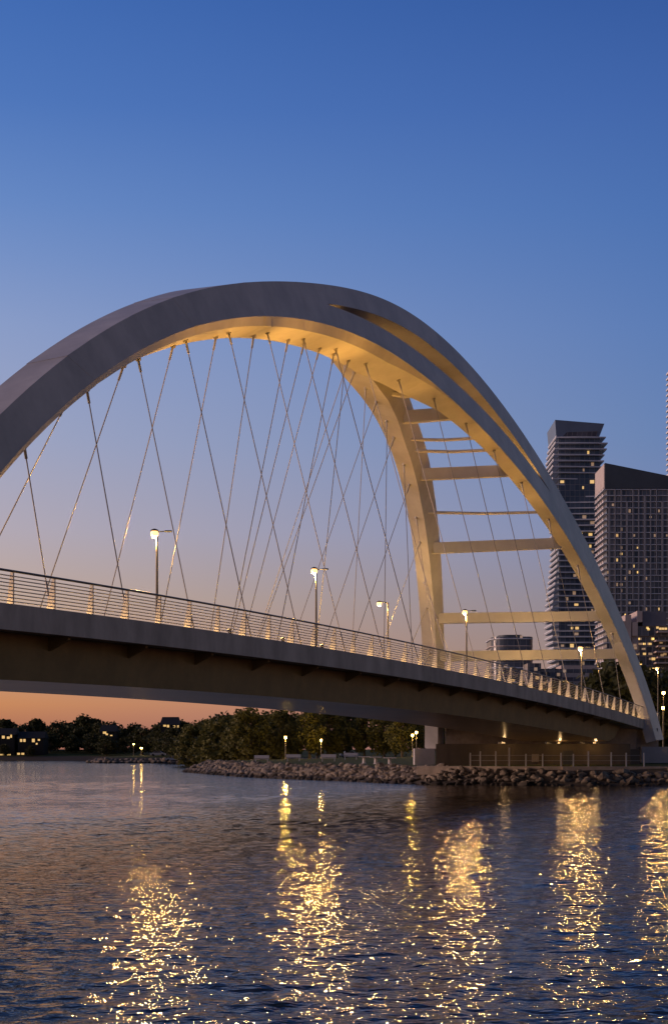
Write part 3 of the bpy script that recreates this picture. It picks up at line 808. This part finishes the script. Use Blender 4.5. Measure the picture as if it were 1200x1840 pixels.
# ------------------------------------------------------------------ park lamps, cars, tables
def park_lamp(px, py, d, label, power=120, gscale=1.0, group='park lamps'):
    x = wpt(px, d); z = ground(x, d); hz = CAMZ + (1352 - py) / 2700 * d; h = hz - z
    base = Vector((x, d, z))
    e = empty('park_lamp', base, label, 'park lamp', group)
    m = MB(); m.tube([base, base + Z * h], .09, 8, r2=.06); m.lathe(base, [(.16, 0), (.14, .3), (.1, .34)], 10); m.build('pole', M['polemetal'], e, smooth=50)
    r = .2 * gscale
    m = MB(); m.lathe(base + Z * h, [(.06, -.2), (r * .8, -.12), (r, .05), (r * .8, .2)], 10); m.build('lamp_globe', M['parkglobe'], e, smooth=60)
    m = MB(); m.lathe(base + Z * h, [(r * 1.25, .205), (r * .6, .33), (.03, .38)], 10); m.build('lamp_cap', M['housing'], e, smooth=50)
    point('park_lamp_light', base + Z * (h - .5), power, e, col=(1, .58, .12), size=.2)
park_lamp(513, 1326, 244, 'bright park lamp on a tall pole standing on the lawn near the rocks', 1300, 1.0)
park_lamp(577, 1331, 254, 'dimmer park lamp in front of the dark trees, second from the bright one', 1100, .8)
park_lamp(748, 1317, 238, 'higher of the two park lamps beside the pale plinth', 1300)
park_lamp(741, 1322, 246, 'lower of the two park lamps beside the pale plinth', 900)
park_lamp(283, 1336, 520, 'far park lamp close over the shore left of the riprap tip', 500, 1.6)
park_lamp(254, 1345, 430, 'orange far park lamp in a bush by the shore', 260, 1.8)
park_lamp(240, 1338, 545, 'far park lamp left of the orange one', 260, 1.5)
park_lamp(1192, 1246, 215, 'orange lamp low among the trees at the right edge', 160, 1.2)
park_lamp(1191, 1273, 212, 'lowest orange lamp at the right edge just over the railing', 90, 1.0)

def car(px, d, rz, label):
    x = wpt(px, d); z = ground(x, d); e = empty('parked_car', (x, d, z), label, 'car', None, rz)
    def bld(m, name, mt, **k):
        o = m.build(name, mt, None, origin=(0, 0, 0), **k); o.parent = e; o.location = (0, 0, 0); return o
    m = MB(); pr_ = [(-2.15, .3), (-2.2, .75), (-1.5, .92), (-.9, 1.42), (.7, 1.45), (1.35, .95), (2.1, .82), (2.2, .35)]
    m.hexa([Vector((a, -.86, c)) for a, c in pr_], [Vector((a, .86, c)) for a, c in pr_]); bld(m, 'body', M['carpaint'])
    m = MB(); pg = [(-1.35, .98), (-.86, 1.36), (.66, 1.38), (1.15, .98)]
    m.hexa([Vector((a, -.875, c)) for a, c in pg], [Vector((a, .875, c)) for a, c in pg]); bld(m, 'side_windows', M['cardark'])
    for a in (-1.35, 1.35):
        for b_ in (-.8, .8):
            m = MB(); m.tube([(a, b_ - .1, .33), (a, b_ + .1, .33)], .33, 14); bld(m, 'wheel', M['tyre'], smooth=40)
car(311, 415, .1, 'white car parked near the shore behind the riprap tip')
car(284, 425, .0, 'grey white car parked left of the other shore car')
car(546, 330, .05, 'white car parked on the lawn edge right of the bright park lamp')
car(628, 335, .1, 'white car parked under the trees behind the middle of the lawn')

for px, d, lb in ((654, 172, 'leftmost of three pale concrete picnic tables on the lawn'), (675, 167, 'middle pale concrete picnic table on the lawn'), (700, 160, 'pale concrete picnic table nearest the rocks')):
    x = wpt(px, d); z = ground(x, d); e = empty('picnic_table', (x, d, z), lb, 'table')
    m = MB(); m.lathe((x, d, z), [(.3, 0), (.18, .1), (.16, .62), (.3, .72)], 12); m.build('pedestal', M['tableconc'], e, smooth=40)
    m = MB(); m.box((x, d, z + .77), (1.3, 1.0, .1)); m.build('table_top', M['tableconc'], e)
for px, d, lb in ((590, 195, 'long pale bench on the lawn left of the picnic tables'), (630, 210, 'pale bench under the trees in the middle of the lawn'), (470, 200, 'pale bench near the rocks left of the bright park lamp'), (527, 205, 'pale bench just right of the bright park lamp')):
    x = wpt(px, d); z = ground(x, d); e = empty('park_bench', (x, d, z), lb, 'bench')
    m = MB(); m.box((x, d, z + .45), (2.0, .5, .08)); m.build('seat', M['tableconc'], e)
    m = MB(); m.box((x, d + .24, z + .75), (2.0, .06, .4)); m.build('backrest', M['tableconc'], e)
    for q in (-.8, .8):
        m = MB(); m.box((x + q, d, z + .2), (.12, .45, .41)); m.build('leg', M['tableconc'], e)

# ------------------------------------------------------------------ far houses with lit windows
def house(px0, px1, ytop, d, wins, label, glow=('win_lit',)):
    x0, x1 = wpt(px0, d), wpt(px1, d); xc = (x0 + x1) / 2; z = ground(xc, d); zt = CAMZ + (1352 - ytop) / 2700 * d
    e = empty('house', (xc, d, z), label, 'house')
    m = MB(); m.box((xc, d + 5, (z - 1 + zt) / 2), (x1 - x0, 10, zt - z + 1)); m.build('wall', M['house_wall'], e)
    m = MB(); m.hexa([Vector((x0 - .4, d - .4, zt)), Vector((x1 + .4, d - .4, zt)), Vector((x1 + .4, d + 10.4, zt)), Vector((x0 - .4, d + 10.4, zt))],
                     [Vector((x0 - .1, d + 4.9, zt + 2.6)), Vector((x1 + .1, d + 4.9, zt + 2.6)), Vector((x1 + .1, d + 5.1, zt + 2.6)), Vector((x0 - .1, d + 5.1, zt + 2.6))]); m.build('roof', M['house_roof'], e)
    for wx, wy, ww, wh in wins:
        c = at(wx, wy, d); m = MB(); m.box((c.x, d - .03, c.z), (ww / 2700 * d, .1, wh / 2700 * d)); m.build('lit_window', M['win_lit'], e)
house(-12, 26, 1321, 566, ((6, 1325, 5, 5), (15, 1326, 5, 4), (20, 1323, 3, 6), (2, 1357, 10, 4), (16, 1357, 6, 3)), 'far house at the left edge with lit windows among trees')
house(32, 78, 1327, 566, ((38, 1331, 4, 5), (44, 1331, 4, 5), (60, 1331, 5, 6), (70, 1330, 4, 3), (66, 1337, 3, 3), (33.5, 1355, 5, 3.5), (41, 1355, 5, 3.5)), 'far house with a row of yellow windows left of the tall tree')
house(180, 206, 1315, 575, ((188, 1317, 6, 4), (192, 1320, 4, 3), (200, 1322, 4, 2)), 'far house high behind the trees with orange lit windows')
house(289, 318, 1303, 470, ((296, 1304, 5, 4), (302, 1305, 4, 5), (313, 1306, 4, 4), (320, 1306, 3, 4)), 'far house on the rise with bright lit upper windows')

# ------------------------------------------------------------------ towers of the city
def lit_boxes(root, y, cells, mname):
    for cx, cz, ww, hh in cells:
        m = MB(); m.box((cx, y, cz), (ww, .12, hh)); m.build('lit_window', M[mname], root)

# wavy balcony tower
d = 800.0
def X(px, dd=d): return (px - 600) / 2700 * dd
def Zp(py, dd=d): return CAMZ + (1352 - py) / 2700 * dd
x0, x1 = X(1004), X(1078); zt = Zp(786)
t1 = empty('wavy_tower', ((x0 + x1) / 2, d + 14, 2), 'tall dark glass tower with wavy balcony slabs and a flared crown', 'tower')
m = MB(); m.box(((x0 + x1) / 2, d + 14, zt / 2 + 1), (x1 - x0, 28, zt - 2)); m.build('glazed_core', M['glassA'], t1)
m = MB()
c0 = [(x0 - 1.5, d - .6), (x1 - .6, d - .6), (x1 - .6, d + 28), (x0 - 1.5, d + 28)]
ctop = [(x0 - 2.2, d - 1.2, Zp(755)), (X(1085), d - 1.2, Zp(762)), (X(1085), d + 29, Zp(764)), (x0 - 2.2, d + 29, Zp(757))]
m.hexa([Vector((a, b_, zt + .05)) for a, b_ in c0], [Vector(p) for p in ctop]); m.build('crown', M['crown_panel'], t1)
m = MB(); m.hexa([Vector((x0 + 2, d - .9, zt + .6)), Vector((x1 - 2, d - .9, zt + .6)), Vector((x1 - 2, d - .2, zt + .6)), Vector((x0 + 2, d - .2, zt + .6))],
                 [Vector((x0 + 4, d - 1.25, zt + 2.6)), Vector((x1 - 1.5, d - 1.25, zt + 3.2)), Vector((x1 - 1.5, d - .3, zt + 3.2)), Vector((x0 + 4, d - .3, zt + 2.6))]); m.build('crown_window', M['glassA'], t1)
nf = int((zt - 8) / 3.12)
for k in range(nf):
    z = zt - .2 - k * 3.12
    fr = 1.0 + .7 * math.sin(k * .55) + (.6 if k < 7 else 0); rt = (2.8 + 1.0 * math.sin(k * 1.3)) if k < 8 else 1.2 + .9 * math.sin(k * .42 + 1)
    lf = 2.2 + 1.6 * math.sin(k * .23 + .6) + (-1.4 * max(0, 1 - k / 6))
    pts = []
    for i in range(9):                      # front edge: a slow wave along the facade
        t = i / 8; pts.append((x0 - lf + t * (x1 + rt - x0 + lf), d - fr - .8 * math.sin(t * 3.1 + k * .35)))
    pts += [(x1 + rt, d + 29), (x0 - lf, d + 29)]
    m = MB(); m.hexa([Vector((a, b_, z - .3)) for a, b_ in pts], [Vector((a, b_, z + .3)) for a, b_ in pts])
    # glass balustrade upstand on the left return
    m.hexa([Vector((x0 - lf, d - fr, z)), Vector((x0 - lf + .12, d - fr, z)), Vector((x0 - lf + .12, d + 29, z)), Vector((x0 - lf, d + 29, z))],
           [Vector((x0 - lf, d - fr, z + 1.0)), Vector((x0 - lf + .12, d - fr, z + 1.0)), Vector((x0 - lf + .12, d + 29, z + 1.0)), Vector((x0 - lf, d + 29, z + 1.0))])
    m.build('balcony_slab', M['slab'], t1)
r = random.Random(3); cells = []; dim = []
for k in range(48):
    f = int(r.random() ** .7 * nf); cx = r.uniform(x0 + 1.5, x1 - 1.5); ww = r.uniform(.8, 2.2)
    (cells if r.random() < .3 else dim).append((cx, zt - 1.75 - f * 3.12, ww, r.uniform(1.2, 1.9)))
lit_boxes(t1, d - .03, cells, 'win_lit'); lit_boxes(t1, d - .03, dim, 'win_dim')

# grey block tower with a dark wedge roof
d = 700.0
xa, xb = X(1090, d), X(1225, d); zt = Zp(879, d)
t2 = empty('block_tower', ((xa + xb) / 2, d + 20, 2), 'broad grey apartment tower with gridded facade and dark wedge roof', 'tower')
m = MB(); m.box(((xa + xb) / 2, d + 12, zt / 2 + 1), (xb - xa, 24, zt - 2)); m.build('gridded_core', M['glassB'], t2)
m = MB(); xq = X(1086.5, d)
m.hexa([Vector((xq, d - .5, zt + .3)), Vector((xb, d - .5, zt + .3)), Vector((xb, d + 23, zt + .3)), Vector((xq - 0.2, d + 23, zt + .3))],
       [Vector((xq, d - .5, Zp(832, d))), Vector((xb, d - .5, Zp(860, d))), Vector((xb, d + 23, Zp(862, d))), Vector((xq - .2, d + 23, Zp(834, d)))]); m.build('wedge_roof', M['wedge'], t2)
m = MB(); m.hexa([Vector((xq - .35, d - .2, zt + .2)), Vector((xq - .02, d - .2, zt + .2)), Vector((xq - .22, d + 23, zt + .2)), Vector((xq - .55, d + 23, zt + .2))],
                 [Vector((xq - .35, d - .2, Zp(833, d))), Vector((xq - .02, d - .2, Zp(833, d))), Vector((xq - .22, d + 23, Zp(835, d))), Vector((xq - .55, d + 23, Zp(835, d)))]); m.build('side_panel', M['slabpink'], t2)
nf = int((zt - 10) / 2.86)
for k in range(nf):
    z = zt - k * 2.86
    m = MB()
    m.box(((xa + xb) / 2, d - .2, z - .16), (xb - xa + .1, .7, .34), 0)                      # front slab edge
    m.box((xa - .8, d + 11.6, z - .16), (1.6, 24.3, .34), 0)                                  # left return
    for j in range(4):
        yy = d + 1 + j * 5.6 + (k % 2) * .6
        m.box((xa - 1.52, yy + 1.6, z + .55), (.14, 3.4, 1.05), 1)                            # pale balcony fronts
    m.build('floor_band', [M['slab'], M['slabpink']], t2)
r = random.Random(9)
for j in range(13):
    xx = xa + 1.0 + j * (xb - xa - 2) / 12
    top = zt - (0 if j % 3 else 2.86 * r.randint(0, 6)); bot = 10 if j % 4 else zt - 2.86 * r.randint(14, 30)
    m = MB(); m.box((xx, d - .62, (top + bot) / 2), (.55 if j % 3 else .95, .16, top - bot)); m.build('facade_fin', M['pier_strip'], t2)
cells = []; dim = []
for k in range(96):
    f = int(r.random() ** .6 * nf); j = int(r.random() ** 1.5 * 16); cx = xa + .9 + j * 1.95
    if cx > xb - 1: continue
    (cells if r.random() < .28 else dim).append((cx, zt - 1.55 - f * 2.86, r.uniform(.55, 1.2), r.uniform(.8, 1.6)))
lit_boxes(t2, d - .05, cells, 'win_lit'); lit_boxes(t2, d - .05, dim, 'win_dim')

# tower at the right edge: only its serrated balcony side is in view
d = 860.0
xa, xb = X(1195.5, d + 29) + 1.2, X(1300, d); zt = Zp(650, d)
t3 = empty('edge_tower', ((xa + xb) / 2, d + 14, 2), 'tallest tower cut by the right edge with stacked serrated balconies', 'tower')
m = MB(); m.box(((xa + xb) / 2, d + 14, zt / 2 + 1), (xb - xa, 28, zt - 2)); m.build('glazed_core', M['glassA'], t3)
for k in range(70):
    z = zt - k * 3.15
    m = MB(); m.box(((xa + xb) / 2 - .6, d + 13, z - .5), (xb - xa + 1.2, 29, 1.0)); m.build('balcony_slab', M['slab'], t3)

# cream stepped low rise with a grey top block, right edge
d = 440.0
lr = empty('low_rise', (X(1160, d), d + 12, 2), 'low building with cream stepped bays, grey top block and yellow windows', 'building')
def blk(px0, px1, py0, py1, dd, dep, name, mt):
    m = MB(); m.box(((X(px0, dd) + X(px1, dd)) / 2, dd + dep / 2, (Zp(py0, dd) + Zp(py1, dd)) / 2), (X(px1, dd) - X(px0, dd), dep, Zp(py0, dd) - Zp(py1, dd))); return m.build(name, mt, lr)
blk(1154.5, 1197, 1099, 1125, d - .5, 20, 'top_block', M['greyblock'])
blk(1146, 1230, 1125.3, 1143, d, 20, 'glass_storey', M['glassB'])
blk(1136, 1230, 1143.3, 1262, d + .6, 20, 'main_block', M['glassB'])
for a, b_, t_, q in ((1118, 1123, 1116, 1262), (1123.3, 1134, 1105, 1262), (1136, 1145.7, 1118, 1142.8), (1144.5, 1154, 1098, 1118)): blk(a, b_, t_, q, d - 1, 12, 'cream_bay', M['cream'])
blk(1135, 1147, 1142.8, 1175, d - .2, 6, 'cream_bay', M['cream'])
for j, yy in enumerate((1126, 1142, 1152, 1162, 1172, 1182)): blk(1182 - (j % 2) * 3, 1235, yy + 8, yy + 10.5, d - 3 - (j % 2), 4, 'balcony', M['cream'])
r = random.Random(4); cells = []
for x, y in ((1163, 1128.5), (1165, 1131), (1181, 1128), (1186, 1130), (1191, 1130), (1196, 1130)): cells.append((X(x, d), Zp(y, d), .7, .6))
lit_boxes(lr, d - .08, cells, 'win_lit')
cells = []
for k in range(34):
    x = r.uniform(1138, 1178); y = 1148 + 9 * int(r.uniform(0, 8)); cells.append((X(x, d), Zp(y, d), r.uniform(.5, 1.1), r.uniform(.5, .8)))
lit_boxes(lr, d + .52, cells[:12], 'win_lit'); lit_boxes(lr, d + .52, cells[12:], 'win_dim')
for x, y in ((1186, 1155), (1190, 1165), (1193, 1176), (1188, 1178), (1140, 1160), (1141, 1165)):
    lit_boxes(lr, d - .45 if x < 1150 else d - 1.2, [(X(x, d), Zp(y, d), .9, .7)], 'win_dim')

# rounded dark block left of the wavy tower
d = 620.0
rb = empty('round_block', (X(920, d), d + 12, 2), 'low dark glass block with a rounded lit corner left of the wavy tower', 'building')
def rounded(px0, px1, rad, z0, z1, name, mt, parent, dd, dep=22):
    a, b_ = X(px0, dd), X(px1, dd); pts = []
    for k in range(9):
        t = math.pi / 2 * k / 8; pts.append((a + rad - rad * math.cos(t), dd + rad - rad * math.sin(t)))
    for k in range(5):
        t = math.pi / 2 * k / 4; pts.append((b_ - rad * .4 + rad * .4 * math.sin(t), dd + rad * .4 - rad * .4 * math.cos(t)))
    pts += [(b_, dd + dep), (a, dd + dep)]
    m = MB(); m.hexa([Vector((x, y, z0)) for x, y in pts], [Vector((x, y, z1)) for x, y in pts]); return m.build(name, mt, parent)
rounded(884, 958, 6, 2, Zp(1144, d), 'glazed_core', M['glassA'], rb, d)
rounded(897, 938, 4, Zp(1144, d) + .02, Zp(1140.5, d), 'roof_plant', M['wedge'], rb, d + 1, 18)
for k in range(13):
    z = Zp(1147, d) - k * 3.0; rounded(882, 958.5, 6.3, z - .35, z, 'floor_band', M['slabpink' if k % 2 else 'slab'], rb, d - .4, 22.5)
cells = []
for k in range(12): cells.append((X(r.uniform(905, 952), d), Zp(1150, d) - 3.0 * r.randint(0, 12) + 1.2, r.uniform(.7, 1.6), 1.2))
lit_boxes(rb, d - .03, cells, 'win_dim')
# small pale low rises between the two
d = 560.0
for px0, px1, py, lb in ((948, 972, 1192, 'narrow pale low building right of the rounded dark block'), (972, 1010, 1202, 'dark low building at the foot of the wavy tower'), (1008, 1075, 1196, 'pale low building under the lowest cross beam at right')):
    e = empty('low_rise', ((X(px0, d) + X(px1, d)) / 2, d, 2), lb, 'building')
    a, b_ = X(px0, d), X(px1, d); zt = Zp(py, d)
    m = MB(); m.box(((a + b_) / 2, d + 7, zt / 2 + 1), (b_ - a, 14, zt - 2)); m.build('wall', M['glassB' if 'dark' in lb else 'cream'], e)
    for k in range(5):
        z = zt - 2.2 - k * 3.2; m = MB(); m.box(((a + b_) / 2, d - .03, z), (b_ - a - 1.0, .14, 1.5)); m.build('window_band', M['glassA'], e)
    for k in range(5):
        m = MB(); m.box((r.uniform(a + 1, b_ - 1), d - .12, zt - 2.2 - 3.2 * r.randint(0, 4)), (1.2, .1, 1.2)); m.build('lit_window', M['win_dim'], e)
    d += 15

for o in D.objects:
    if '_o' in o: del o['_o']
